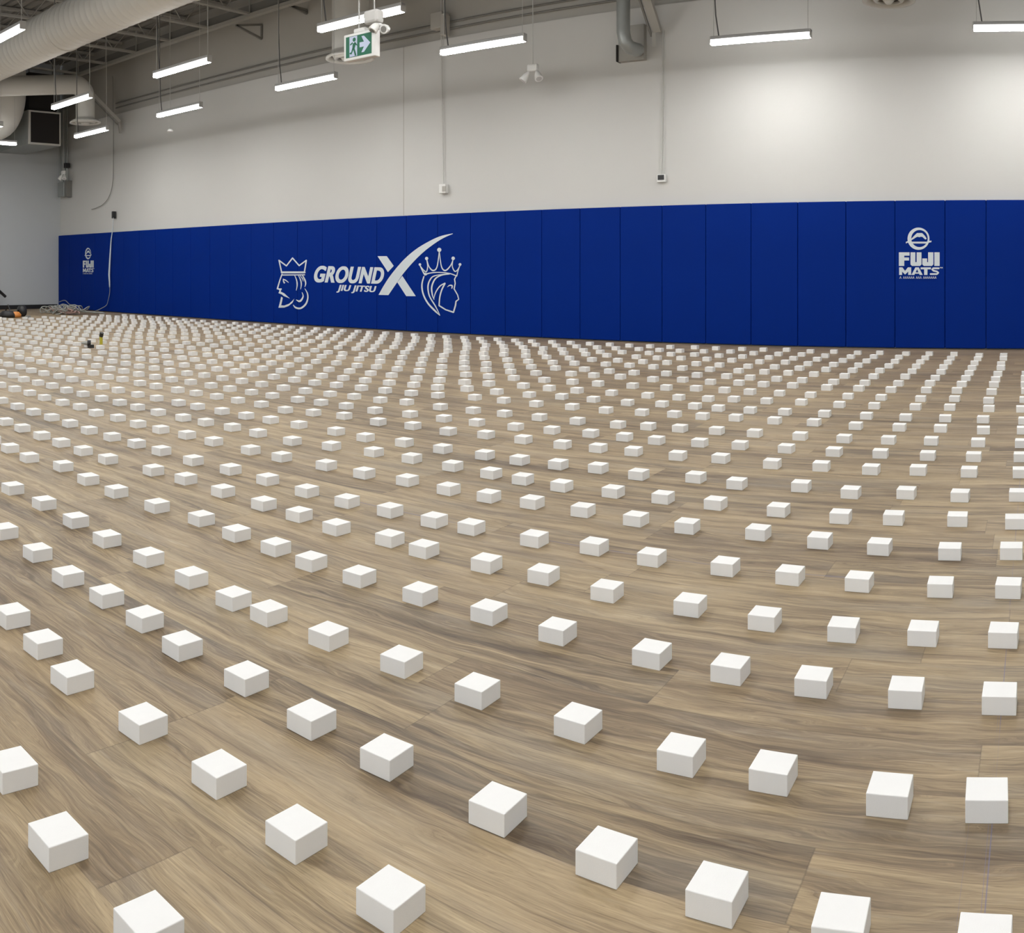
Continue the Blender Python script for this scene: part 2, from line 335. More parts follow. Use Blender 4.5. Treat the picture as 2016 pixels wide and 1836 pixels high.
# ------------------------------------------------------------------ foam blocks
DATA = """-3:5,1080,743 6,1322,729 7,1550,756
-2:4,886,1043 5,1105,1058 6,1331,1075 7,1574,1069 8,1838,1051 9,2035,1079 10,2238,1092
-1:0,73,1273 1,278,1285 2,472,1299 3,664,1311 4,887,1332 5,1152,1344 6,1364,1350 7,1601,1374 8,1840,1368 9,2040,1391 10,2242,1396 11,2445,1383 12,2701,1412 13,2973,1421
0:0,89,1624 1,262,1621 2,486,1645 3,672,1647 4,913,1671 5,1173,1679 6,1405,1694 7,1642,1686 8,1865,1681 9,2014,1680 10,2230,1693 11,2469,1699 12,2718,1694 13,2979,1719 14,3260,1734 15,3541,1731
1:0,82,2010 1,289,2019 2,504,2031 3,708,2040 4,914,2049 5,1190,2067 6,1416,2082 7,1656,2081 8,1892,2079 9,2101,2078 10,2293,2099 11,2505,2103 12,2736,2124 13,2987,2096 14,3278,2090 15,3535,2104 16,3831,2141 17,4085,2089 18,4345,2108 19,4598,2120
2:0,86,2358 1,293,2353 2,501,2343 3,722,2362 4,949,2391 5,1212,2395 6,1449,2430 7,1658,2424 8,1912,2423 9,2080,2443 10,2314,2418 11,2536,2443 12,2750,2452 13,3020,2461 14,3300,2474 15,3530,2456 16,3860,2412 17,4105,2413 18,4355,2422 19,4590,2427 20,4862,2440 21,5110,2449
3:0,84,2708 1,285,2703 2,532,2713 3,750,2721 4,968,2740 5,1222,2738 6,1446,2761 7,1669,2736 8,1937,2734 9,2102,2726 10,2322,2729 11,2544,2721 12,2783,2727 13,3056,2748 14,3324,2755 15,3595,2741 16,3885,2754 17,4118,2755 18,4359,2751 19,4607,2749 20,4871,2770 21,5126,2782 22,5378,2782 23,5646,2796 24,5946,2818
4:0,86,3064 1,290,3047 2,531,3068 3,746,3095 4,982,3132 5,1251,3122 6,1464,3134 7,1703,3157 8,1939,3162 9,2142,3149 10,2352,3151 11,2594,3168 12,2835,3148 13,3085,3153 14,3377,3132 15,3613,3130 16,3922,3131 17,4170,3135 18,4401,3115 19,4637,3113 20,4896,3133 21,5143,3122 22,5425,3164 23,5661,3158 24,5940,3163 25,6218,3184 26,6472,3181 27,6743,3183
5:0,82,3420 1,299,3442 2,540,3431 3,742,3415 4,998,3449 5,1267,3468 6,1501,3477 7,1732,3480 8,1976,3468 9,2189,3489 10,2374,3509 11,2612,3532 12,2879,3551 13,3127,3546 14,3400,3514 15,3651,3465 16,3959,3486 17,4203,3497 18,4444,3485 19,4667,3478 20,4938,3475 21,5200,3487 22,5453,3505 23,5694,3502 24,5973,3510 25,6219,3507 26,6514,3539 27,6741,3529 28,7007,3530 29,7303,3575 30,7583,3587
6:0,79,3825 1,319,3803 2,548,3825 3,780,3793 4,1013,3855 5,1296,3820 6,1509,3870 7,1771,3821 8,2001,3861 9,2208,3840 10,2422,3831 11,2635,3838 12,2903,3838 13,3174,3850 14,3434,3824 15,3687,3850 16,4002,3854 17,4252,3849 18,4478,3842 19,4725,3842 20,4986,3838 21,5207,3840 22,5484,3845 23,5726,3842 24,6012,3851 25,6263,3863 26,6508,3865 27,6811,3895 28,7070,3910 29,7328,3895 30,7587,3900 31,7913,3952 32,8180,3950 33,8471,3967
7:0,76,4250 1,315,4252 2,555,4266 3,776,4247 4,1022,4269 5,1265,4261 6,1544,4302 7,1769,4287 8,2021,4297 9,2225,4292 10,2438,4287 11,2696,4303 12,2953,4313 13,3191,4271 14,3472,4292 15,3728,4268 16,4038,4292 17,4274,4248 18,4487,4194 19,4788,4247 20,5039,4245 21,5291,4252 22,5534,4247 23,5758,4238 24,6050,4236 25,6285,4238 26,6588,4262 27,6797,4246 28,7125,4295 29,7373,4291 30,7639,4304 31,7919,4317 32,8242,4349 33,8509,4354 34,8782,4370 35,9082,4383
8:0,80,4602 1,318,4597 2,550,4603 3,796,4621 4,1038,4620 5,1300,4642 6,1562,4657 7,1791,4651 8,2036,4626 9,2240,4643 10,2461,4655 11,2709,4638 12,2951,4623 13,3233,4622 14,3486,4622 15,3764,4624 16,4042,4595 17,4321,4612 18,4560,4607 19,4783,4594 20,5058,4596 21,5306,4605 22,5568,4607 23,5816,4614 24,6096,4620 25,6340,4602 26,6570,4590 27,6830,4592 28,7108,4612 29,7361,4622 30,7641,4640 31,7908,4637 32,8209,4665 33,8453,4656 34,8757,4694 35,9054,4713
9:0,82,4963 1,320,4977 2,579,5000 3,815,4995 4,1064,4990 5,1322,5008 6,1596,5025 7,1831,5032 8,2061,5027 9,2262,5016 10,2453,4993 11,2733,4994 12,3014,5003 13,3280,5004 14,3528,5001 15,3802,4999 16,4124,5029 17,4337,4988 18,4598,4994 19,4825,4972 20,5079,4960 21,5328,4959 22,5618,4987 23,5887,5002 24,6148,5003 25,6417,5015 26,6633,4986 27,6896,4984 28,7162,4992 29,7383,4969 30,7679,5006 31,7933,5007 32,8221,5018 33,8505,5041 34,8762,5034 35,9056,5063
10:0,81,5367 1,314,5359 2,570,5398 3,817,5406 4,1083,5412 5,1358,5478 6,1611,5480 7,1876,5510 8,2096,5494 9,2295,5503 10,2520,5487 11,2776,5469 12,3047,5492 13,3332,5488 14,3617,5507 15,3877,5517 16,4166,5447 17,4397,5416 18,4646,5401 19,4888,5394 20,5156,5387 21,5389,5372 22,5657,5392 23,5937,5412 24,6222,5418 25,6494,5442 26,6746,5422 27,6992,5418 28,7213,5387 29,7451,5369 30,7731,5389 31,7975,5384 32,8266,5389 33,8521,5394 34,8833,5443
11:0,79,5702 1,338,5745 2,579,5766 3,832,5772 4,1089,5793 5,1372,5821 6,1644,5832 7,1886,5836 8,2117,5848 9,2301,5883 10,2548,5884 11,2798,5848 12,3087,5880 13,3361,5898 14,3621,5863 15,3915,5863 16,4206,5877 17,4440,5801 18,4691,5810 19,4936,5790 20,5192,5777 21,5446,5776 22,5691,5761 23,5974,5780 24,6242,5783 25,6512,5791 26,6780,5801 27,7020,5791 28,7308,5811 29,7592,5807 30,7821,5811 31,8049,5774 32,8318,5792 33,8604,5799
12:0,104,6181 1,325,6192 2,594,6230 3,829,6223 4,1117,6230 5,1365,6237 6,1651,6287 7,1906,6281 8,2157,6291 9,2340,6249 10,2566,6236 11,2819,6241 12,3126,6253 13,3424,6248 14,3681,6261 15,3936,6281 16,4248,6244 17,4468,6209 18,4720,6191 19,4962,6181 20,5267,6211 21,5510,6205 22,5770,6205 23,6009,6177 24,6305,6181 25,6554,6172 26,6823,6185 27,7099,6199 28,7377,6221 29,7666,6244 30,7925,6236 31,8145,6203
13:0,90,6628 1,347,6576 2,599,6646 3,844,6619 4,1139,6643 5,1392,6664 6,1680,6669 7,1931,6700 8,2169,6704 9,2387,6736 10,2631,6755 11,2867,6708 12,3162,6705 13,3476,6704 14,3718,6705 15,3988,6700 16,4286,6682 17,4537,6669 18,4778,6660 19,5029,6627 20,5295,6642 21,5558,6635 22,5832,6650 23,6051,6612 24,6368,6652 25,6616,6613 26,6865,6611 27,7186,6650 28,7418,6653 29,7693,6645 30,7963,6652 31,8170,6604
14:0,83,7095 1,349,7038 2,621,7094 3,860,7094 4,1137,7081 5,1399,7113 6,1658,7111 7,1957,7174 8,2205,7177 9,2427,7207 10,2670,7182 11,2944,7240 12,3189,7169 13,3524,7220 14,3782,7212 15,4018,7222 16,4320,7110 17,4579,7087 18,4861,7098 19,5101,7085 20,5344,7048 21,5651,7113 22,5891,7078 23,6139,7058 24,6467,7100 25,6734,7107 26,6965,7045 27,7251,7081 28,7460,7012 29,7725,7039
15:0,95,7491 1,353,7483 2,616,7494 3,882,7525 4,1138,7479 5,1418,7471 6,1685,7475 7,1970,7528 8,2204,7557 9,2451,7579 10,2679,7617 11,2954,7606 12,3254,7612 13,3549,7555 14,3808,7569 15,4088,7604 16,4374,7555 17,4632,7535 18,4865,7499 19,5154,7530 20,5407,7507 21,5717,7548 22,5958,7532 23,6245,7541 24,6485,7462 25,6790,7525 26,7029,7445 27,7256,7446
16:0,100,7934 1,355,7834 2,614,7910 3,880,7898 4,1152,7966 5,1428,7934 6,1685,7916 7,1980,7984 8,2230,8024 9,2463,8043 10,2717,8058 11,3010,8085 12,3291,8086 13,3591,8083 14,3862,8115 15,4121,8114 16,4436,8041 17,4668,8007 18,4939,7974 19,5202,7986 20,5518,8030 21,5721,7945 22,6044,8010 23,6314,8020 24,6609,8026 25,6800,7936
17:0,100,8259 1,353,8252 2,615,8305 3,878,8365 4,1150,8389 5,1453,8400 6,1705,8368 7,1963,8386 8,2234,8434 9,2493,8481 10,2757,8464 11,3058,8479 12,3315,8513 13,3630,8509 14,3888,8489 15,4177,8497 16,4457,8455 17,4739,8481 18,5012,8466 19,5269,8458 20,5564,8472 21,5807,8433 22,6058,8423
18:1,345,8756 2,620,8741 3,898,8794 4,1168,8825 5,1436,8817 6,1738,8828 7,1992,8841 8,2259,8861 9,2516,8941 10,2778,8908 11,3098,8969 12,3385,9000 13,3675,8993 14,3919,8920 15,4174,8941 16,4534,8952 17,4801,8961 18,5074,8953 19,5309,8877
19:1,358,9113 2,627,9182 3,900,9244 4,1183,9255 5,1445,9262 6,1739,9256 7,1987,9251 8,2277,9324 9,2542,9350 10,2817,9370 11,3117,9375 12,3396,9403 13,3693,9431 14,3949,9368 15,4231,9404 16,4552,9371 17,4789,9289
20:1,357,9683 2,625,9623 3,910,9666 4,1183,9665 5,1474,9721 6,1748,9724 7,1991,9677 8,2283,9713 9,2570,9797 10,2830,9778 11,3126,9797 12,3442,9918 13,3735,9834
21:1,365,10021 2,632,10008 3,921,10138 4,1199,10161 5,1456,10127 6,1762,10185 7,2007,10139 8,2300,10220 9,2572,10201 10,2890,10324 11,3157,10270 12,3423,10282 13,3747,10268 14,4035,10314"""
pts = {}
for ln in DATA.strip().split('\n'):
    j, rest = ln.split(':'); j = int(j)
    for t in rest.split():
        a, x, y = t.split(','); pts[(int(a), j)] = (-int(x) / 1000, int(y) / 1000)
rowY = {7: 4.33, 8: 4.65, 9: 5.02, 10: 5.40, 11: 5.80, 12: 6.21, 13: 6.64, 14: 7.06, 15: 7.50, 16: 7.99, 17: 8.46, 18: 8.93, 19: 9.37, 20: 9.80, 21: 10.24}
rb = random.Random(3)
def lattice_x(i, j):
    i = -i / 30.; j = j / 20.
    return .10926 + 7.13973 * i - .12954 * j + .92732 * i * j - .16679 * j * j - .2 * i * i
far_pts = {}
for j, Y in rowY.items():
    last = max(a for a, jj in pts if jj == j)
    off = pts[(last, j)][0] - lattice_x(last, j)
    for a in range(last + 1, 90):
        x = lattice_x(a, j) + off * math.exp(-(a - last) / 8.)
        if x < (-16.05 if Y > 7.6 else -17.2): break
        far_pts[(a, j)] = (x + rb.uniform(-.012, .012), Y + rb.uniform(-.018, .018))
allp = dict(pts); allp.update(far_pts)
BX, BYY, BZ = .0745, .0735, .0405
def block_mesh():
    bm = bmesh.new(); bmesh.ops.create_cube(bm, size=1)
    for v in bm.verts: v.co = Vector((v.co.x * BX, v.co.y * BYY, (v.co.z + .5) * BZ))
    bmesh.ops.bevel(bm, geom=[e for e in bm.edges], offset=.0013, segments=2, affect='EDGES', profile=.5)
    me = bpy.data.meshes.new('foam_block'); bm.to_mesh(me); bm.free(); me.materials.append(M['foam']); return me
bme = block_mesh()
def in_frame(p):
    x, y = px_of((p[0], p[1], BZ)); return -15 < x < 2031 and y < 1850
ranked = sorted([k for k in allp if in_frame(allp[k])], key=lambda k: math.hypot(*allp[k]))
near = ranked[:300]
rows = {}
for k in near: rows.setdefault(k[1], []).append(k)
jr = sorted(rows); first_block = None
for j in jr:
    ks = sorted(rows[j], key=lambda k: k[0])
    for n, k in enumerate(ks):
        x, y = allp[k]
        if first_block is None:
            o = bpy.data.objects.new('foam_block', bme)
            first_block = o
        else: o = first_block.copy()
        C.objects.link(o)
        o.location = (x, y, 0); o.rotation_euler = (0, 0, rb.uniform(-.045, .045))
        o['group'] = 'white foam blocks laid out in rows on the floor'; o['category'] = 'foam block'
        rown = ORD[jr.index(j) + 1]
        o['label'] = ('white foam block, %s from right in the %s row from the front' %
                      (ORD[n + 1] if n else 'first', rown))
# the rows go on beside and below the photograph's frame
rowY.update({-5: .04, -4: .39, -3: .74, -2: 1.07, -1: 1.33, 0: 1.68, 1: 2.07, 2: 2.42, 3: 2.77, 4: 3.14, 5: 3.51, 6: 3.88})
for j, Y in rowY.items():
    for a in range(-10, 76):
        if (a, j) in allp: continue
        x = lattice_x(a, j)
        if x < -16.05 or math.hypot(x, Y) < .75: continue
        p = (x + rb.uniform(-.012, .012), Y + rb.uniform(-.018, .018))
        sx_, sy_ = px_of((p[0], p[1], BZ))
        if -40 < sx_ < 2056 and sy_ < 1910: continue
        if min(math.hypot(p[0] - q[0], p[1] - q[1]) for q in allp.values()) < .15: continue
        allp[(a, j)] = p
rest = MB()
for k in allp:
    if k in near: continue
    x, y = allp[k]; a = rb.uniform(-.07, .07); ca, sa = math.cos(a), math.sin(a)
    hx, hy, b = BX * .525, BYY * .525, .0015
    ring = [(-hx + b, -hy), (hx - b, -hy), (hx, -hy + b), (hx, hy - b), (hx - b, hy), (-hx + b, hy), (-hx, hy - b), (-hx, -hy + b)]
    vs = [(x + ca * u - sa * v, y + sa * u + ca * v, z) for z in (0, BZ * 1.05) for u, v in ring]
    rest.add(vs, [tuple(range(8))[::-1], tuple(range(8, 16))] + [(i, (i + 1) % 8, 8 + (i + 1) % 8, 8 + i) for i in range(8)])
fb = rest.build('distant_foam_block_field', M['foam'])
tag(fb, 'hundreds more white foam blocks in rows reaching back to the blue padded wall', 'foam blocks', 'white foam blocks laid out in rows on the floor', 'stuff')
# ------------------------------------------------------------------ wall pads
PWD, PTOP = .607, 1.79
edges = [-1.106 - PWD * k for k in range(0, 32)][::-1]          # 32 seams from the corner to the emblem pad
edges[0] = LX + .015
edges += [-.612, -.005, .602, 1.21, 1.82]
def pad_mesh(x0, x1):
    bm = bmesh.new(); bmesh.ops.create_cube(bm, size=1)
    for v in bm.verts: v.co = Vector((v.co.x * (x1 - x0 - .003), -.028 + v.co.y * .056 + 0.0, .012 + (v.co.z + .5) * (PTOP - .012)))
    bmesh.ops.bevel(bm, geom=[e for e in bm.edges], offset=.011, segments=3, affect='EDGES', profile=.5)
    me = bpy.data.meshes.new('wall_pad'); bm.to_mesh(me); bm.free(); me.materials.append(M['pad'])
    for p in me.polygons: p.use_smooth = False
    return me
std = None
EMB_R, EMB_L = 30, 2          # pads that carry the emblem (index of left seam)
pads = {}
for n in range(len(edges) - 1):
    x0, x1 = edges[n], edges[n + 1]
    w = x1 - x0
    if abs(w - PWD) < .004: std = std or pad_mesh(-PWD / 2, PWD / 2); me = std
    else: me = pad_mesh(-w / 2, w / 2)
    if n in (EMB_R, EMB_L):
        root = thing('wall_pad', ((x0 + x1) / 2, WY, 0), '', 'wall pad', 'blue pads along the wall')
        c = bpy.data.objects.new('pad_body', me); C.objects.link(c); c.parent = root; c.location = (0, -.004, 0)
        pads[n] = root
        root['label'] = ('royal blue wall pad with a white mountain emblem, near the right edge of the photo' if n == EMB_R else
                         'royal blue wall pad with a small white emblem, far left near the room corner')
        continue
    o = bpy.data.objects.new('wall_pad', me); C.objects.link(o); o.location = ((x0 + x1) / 2, WY - .004, 0)
    if n == 0: lab = 'plain blue wall pad in the far corner, left of the small emblem pad'
    elif n == 1: lab = 'plain blue wall pad next to the corner pad, left of the small emblem pad'
    elif n > EMB_R: lab = 'plain royal blue wall pad, %s to the right of the mountain emblem pad' % ORD[n - EMB_R]
    elif n > 23: lab = 'plain royal blue wall pad, %s to the left of the mountain emblem pad' % ORD[EMB_R - n]
    else: lab = 'royal blue wall pad, %s to the right of the small emblem pad in the corner' % ORD[n - EMB_L]
    tag(o, lab, 'wall pad', 'blue pads along the wall')

# ------------------------------------------------------------------ printing on the pads
YF = WY - .004 - .056 - .0015
def spline(p, n=6):
    if len(p) < 3: return p
    out = []
    for i in range(len(p) - 1):
        a, b, c, d = p[max(i - 1, 0)], p[i], p[i + 1], p[min(i + 2, len(p) - 1)]
        for k in range(n):
            t = k / n
            out.append(tuple(.5 * (2 * b[m] + (c[m] - a[m]) * t + (2 * a[m] - 5 * b[m] + 4 * c[m] - d[m]) * t * t + (3 * b[m] - a[m] - 3 * c[m] + d[m]) * t ** 3) for m in range(len(b))))
    out.append(p[-1]); return out
class Flat:
    """flat white print, drawn in the frame of one view and laid onto the pad face"""
    def __init__(s, ox, oy, k, dx=0.): s.ox, s.oy, s.k, s.dx = ox, oy, k, dx; s.m = MB(); s.lift = 0.
    def P(s, x, y):
        p = at_Y(s.ox + x / s.k, s.oy + y / s.k, YF); p.x += s.dx; p.y -= s.lift; return p
    def up(s): s.lift += .00012
    def poly(s, pts):
        s.up()
        tris = tessellate_polygon([[Vector((q[0], q[1], 0)) for q in pts]])
        s.m.add([s.P(*q) for q in pts], [tuple(t) for t in tris]); return s
    def stroke(s, pts, w=11., smooth=True, closed=False):
        pts = [(p[0], p[1], p[2] if len(p) > 2 else w) for p in pts]
        s.up()
        if smooth: pts = spline(pts)
        else:
            for a, b in zip(pts[:-1], pts[1:]): s.seg(a, b)
            if closed: s.seg(pts[-1], pts[0])
            for a in pts: s.disc(a[0], a[1], a[2] / 2, 8)
            return s
        vs = []
        for i, p in enumerate(pts):
            a, b = pts[max(i - 1, 0)], pts[min(i + 1, len(pts) - 1)]
            dx, dy = b[0] - a[0], b[1] - a[1]; l = math.hypot(dx, dy) or 1
            nx, ny = -dy / l * p[2] / 2, dx / l * p[2] / 2
            vs += [s.P(p[0] + nx, p[1] + ny), s.P(p[0] - nx, p[1] - ny)]
        s.m.add(vs, [(2 * i, 2 * i + 1, 2 * i + 3, 2 * i + 2) for i in range(len(pts) - 1)]); return s
    def seg(s, a, b):
        s.up()
        dx, dy = b[0] - a[0], b[1] - a[1]; l = math.hypot(dx, dy) or 1; nx, ny = -dy / l, dx / l
        s.m.add([s.P(a[0] + nx * a[2] / 2, a[1] + ny * a[2] / 2), s.P(a[0] - nx * a[2] / 2, a[1] - ny * a[2] / 2),
                 s.P(b[0] - nx * b[2] / 2, b[1] - ny * b[2] / 2), s.P(b[0] + nx * b[2] / 2, b[1] + ny * b[2] / 2)], [(0, 1, 2, 3)])
    def disc(s, x, y, r, n=20):
        s.up()
        s.m.add([s.P(x + r * math.cos(6.2832 * k / n), y + r * math.sin(6.2832 * k / n)) for k in range(n)], [tuple(range(n))]); return s
    def rect(s, x0, y0, x1, y1): return s.poly([(x0, y0), (x1, y0), (x1, y1), (x0, y1)])
    def text(s, txt, quad, bold=.02, shear=0., space=1.):
        s.up()
        cu = bpy.data.curves.new('t', 'FONT'); cu.body = txt; cu.offset = bold; cu.shear = shear; cu.space_character = space
        o = bpy.data.objects.new('t', cu); C.objects.link(o)
        dg = bpy.context.evaluated_depsgraph_get(); me = o.evaluated_get(dg).to_mesh()
        xs = [v.co.x for v in me.vertices]; ys = [v.co.y for v in me.vertices]
        x0, x1, y0, y1 = min(xs), max(xs), min(ys), max(ys)
        tl, tr, br, bl = quad; vs = []
        for v in me.vertices:
            u = (v.co.x - x0) / (x1 - x0); t = (v.co.y - y0) / (y1 - y0)
            X = (1 - t) * ((1 - u) * bl[0] + u * br[0]) + t * ((1 - u) * tl[0] + u * tr[0])
            Y = (1 - t) * ((1 - u) * bl[1] + u * br[1]) + t * ((1 - u) * tl[1] + u * tr[1])
            vs.append(s.P(X, Y))
        s.m.add(vs, [tuple(p.vertices) for p in me.polygons])
        o.evaluated_get(dg).to_mesh_clear(); bpy.data.objects.remove(o); bpy.data.curves.remove(cu); return s
    def build(s, name, parent):
        o = s.m.build(name, M['print'], parent, flip=True)
        me = o.data
        if me.polygons and sum(p.normal.y * p.area for p in me.polygons) > 0: me.flip_normals()
        return o
logo = thing('wall_logo', (-8.0, YF, 1.0), 'large white logo lettering with an X between two crowned heads, printed across the blue pads', 'logo')
k = Flat(500, 400, 4.383)
k.stroke([(238, 592), (216, 492), (280, 540), (333, 472), (390, 538), (452, 492), (436, 592)], 11, False)
k.stroke([(240, 596), (438, 596)], 17, False); k.stroke([(246, 619), (438, 617)], 9, False)
k.stroke([(243, 612, 10), (224, 665, 10), (203, 737, 12), (236, 742, 10)], 11, False)
k.poly([(203, 738), (240, 733), (232, 762), (262, 776), (312, 822), (258, 800), (240, 785), (212, 775), (222, 752)])
k.poly([(236, 805), (250, 815), (244, 845), (236, 880), (262, 882), (305, 866), (336, 838), (350, 822), (334, 858), (300, 886), (262, 900), (212, 901), (226, 850)])
k.stroke([(254, 650, 4), (256, 672, 10), (266, 690, 12)], 8); k.stroke([(252, 655, 8), (275, 664, 9), (300, 684, 4)], 8)
k.stroke([(352, 620, 5), (370, 665, 10), (374, 710, 10), (366, 752, 4)]); k.stroke([(384, 620, 5), (404, 662, 10), (410, 700, 10), (404, 742, 4)])
k.stroke([(416, 615, 6), (438, 655, 13), (448, 690, 11), (440, 722, 4)]); k.stroke([(396, 620, 4), (420, 650, 8), (426, 675, 3)])
k.stroke([(440, 735, 4), (462, 775, 10), (466, 820, 12), (448, 870, 15), (405, 905, 15), (362, 900, 14), (340, 876, 5)])
k.stroke([(416, 768, 4), (426, 800, 10), (412, 832, 15), (392, 845, 16), (366, 832, 5)])
k.build('king_head', logo)
x = Flat(500, 400, 4.383)
up = spline([(1075, 790), (1120, 710), (1180, 620), (1280, 500), (1380, 410), (1480, 345), (1600, 287), (1714, 260)])
dn = spline([(1716, 264), (1620, 308), (1500, 390), (1400, 480), (1300, 592), (1230, 690), (1160, 792)])
x.poly(up + dn); x.poly([(1066, 456), (1146, 456), (1206, 540), (1156, 594)]); x.poly([(1280, 626), (1396, 801), (1314, 801), (1237, 682)])
x.build('letter_x', logo)
t = Flat(500, 400, 4.383)
for sx_ in (-3.5, 0, 3.5): t.text('GROUND', ((536 + sx_, 538), (1128 + sx_, 552), (1108 + sx_, 697), (512 + sx_, 682)), .028, .10, 1.07)
for sx_ in (-2, 2): t.text('JIU JITSU', ((722 + sx_, 702), (1056 + sx_, 714), (1048 + sx_, 784), (713 + sx_, 770)), .02, .15, 1.05)
t.build('lettering', logo)
q = Flat(500, 400, 4.383)
for cx, cy, r in ((1432, 528, 11), (1490, 476, 14), (1599, 402, 18), (1719, 475, 15), (1778, 528, 12)): q.disc(cx, cy, r)
q.stroke([(1432, 535, 7), (1450, 575, 8), (1472, 612, 14)]); q.stroke([(1434, 538, 6), (1462, 575, 9), (1488, 590, 9), (1499, 545, 8), (1491, 488, 7)])
q.stroke([(1493, 488, 7), (1510, 545, 9), (1545, 580, 12), (1580, 548, 9), (1599, 415, 7)]); q.stroke([(1600, 415, 7), (1618, 545, 9), (1652, 580, 12), (1695, 540, 9), (1718, 488, 7)])
q.stroke([(1717, 488, 7), (1712, 545, 8), (1735, 588, 9), (1760, 570, 8), (1776, 538, 6)]); q.stroke([(1778, 538, 6), (1762, 580, 8), (1750, 630, 9)])
q.stroke([(1478, 600, 20), (1482, 622, 20)], 20)
q.stroke([(1470, 618, 14), (1520, 602, 9), (1600, 596, 8), (1690, 606, 9), (1750, 628, 9)])
q.stroke([(1468, 628, 10), (1450, 700, 12), (1460, 780, 13), (1500, 860, 14), (1560, 925, 15), (1606, 968, 5)])
q.stroke([(1604, 962, 4), (1565, 885, 10), (1515, 800, 11), (1502, 720, 12), (1520, 660, 11), (1562, 625, 9), (1690, 607, 6)])
q.stroke([(1690, 610, 8), (1620, 620, 10), (1565, 652, 12), (1535, 720, 13), (1540, 790, 11), (1556, 832, 4)])
q.stroke([(1552, 826, 5), (1568, 770, 9), (1605, 715, 10), (1652, 688, 10)]); q.stroke([(1650, 690, 12), (1622, 745, 12), (1604, 810, 11), (1598, 882, 11)])
q.stroke([(1598, 882, 11), (1655, 918, 11), (1722, 940, 13), (1740, 880, 13), (1744, 846, 11), (1768, 828, 9), (1758, 790, 9), (1728, 738, 10), (1738, 690, 10), (1732, 655, 10), (1748, 622, 9)], 11, False)
q.stroke([(1670, 722, 3), (1690, 708, 9), (1712, 712, 12), (1708, 736, 8)])
q.build('queen_head', logo)
def emblem(pad, dx):
    def Fl(): return Flat(1755, 440, 15.3, dx)
    g = Fl(); n = 40
    outer = [(815 + 330 * math.cos(6.2832 * i / n), 455 + 335 * math.sin(6.2832 * i / n)) for i in range(n + 1)]
    inner = [(845 + 248 * math.cos(6.2832 * i / n), 450 + 258 * math.sin(6.2832 * i / n)) for i in range(n + 1)]
    vs = [g.P(*p) for p in outer] + [g.P(*p) for p in inner]
    g.m.add(vs, [(i, i + 1, n + 2 + i, n + 1 + i) for i in range(n)])
    g.poly([(560, 520), (600, 455), (700, 350), (770, 285), (925, 285), (1010, 370), (1060, 450), (1030, 480), (985, 450), (935, 400), (880, 395), (840, 410), (790, 395), (740, 415), (640, 480)])
    g.poly([(430, 555), (500, 520), (560, 520), (600, 545), (1080, 545), (1110, 518), (1210, 515), (1200, 560), (1120, 575), (1060, 600), (640, 600), (480, 575), (440, 600)])
    g.build('mountain_emblem', pad)
    t = Fl()
    t.rect(225, 865, 545, 965); t.rect(225, 865, 385, 1275); t.rect(385, 1020, 530, 1110)
    t.poly([(575, 865), (720, 865), (720, 1160), (760, 1160), (760, 865), (905, 865), (905, 1230), (860, 1275), (620, 1275), (575, 1230)])
    t.poly([(1105, 865), (1262, 865), (1262, 1230), (1220, 1275), (975, 1275), (930, 1230), (930, 1050), (1075, 1050), (1075, 1160), (1105, 1160)])
    t.rect(1292, 865, 1452, 1275)
    t.poly([(232, 1545), (232, 1318), (330, 1318), (412, 1425), (495, 1318), (595, 1318), (595, 1545), (505, 1545), (505, 1445), (412, 1535), (322, 1445), (322, 1545)])
    t.poly([(600, 1545), (722, 1318), (800, 1318), (692, 1545)]); t.poly([(745, 1318), (825, 1318), (942, 1545), (850, 1545)]); t.rect(680, 1468, 870, 1508)
    t.rect(880, 1318, 1190, 1376); t.rect(985, 1376, 1085, 1545)
    t.stroke([(1425, 1346, 54), (1262, 1346, 54), (1228, 1382, 50), (1270, 1420, 50), (1368, 1440, 50), (1412, 1480, 50), (1370, 1519, 52), (1180, 1519, 52)], 52, False)
    t.rect(1462, 1312, 1500, 1330); t.rect(1475, 1312, 1488, 1350); t.rect(1508, 1312, 1545, 1330); t.rect(1508, 1312, 1518, 1350); t.rect(1535, 1312, 1545, 1350)
    s = t; r = random.Random(5); xx = 250
    for word in (1, 6, 3, 7):
        for _ in range(word):
            w = 52 if word > 1 else 60
            s.stroke([(xx, 1655, 10), (xx + w * .4, 1590, 10), (xx + w * .8, 1655, 10)], 10, False)
            if r.random() < .6: s.rect(xx + 6, 1620, xx + w * .7, 1632)
            xx += w + 6
        xx += 42
    t.build('lettering', pad)
emblem(pads[EMB_R], 0.)
emblem(pads[EMB_L], edges[EMB_L] - edges[EMB_R])

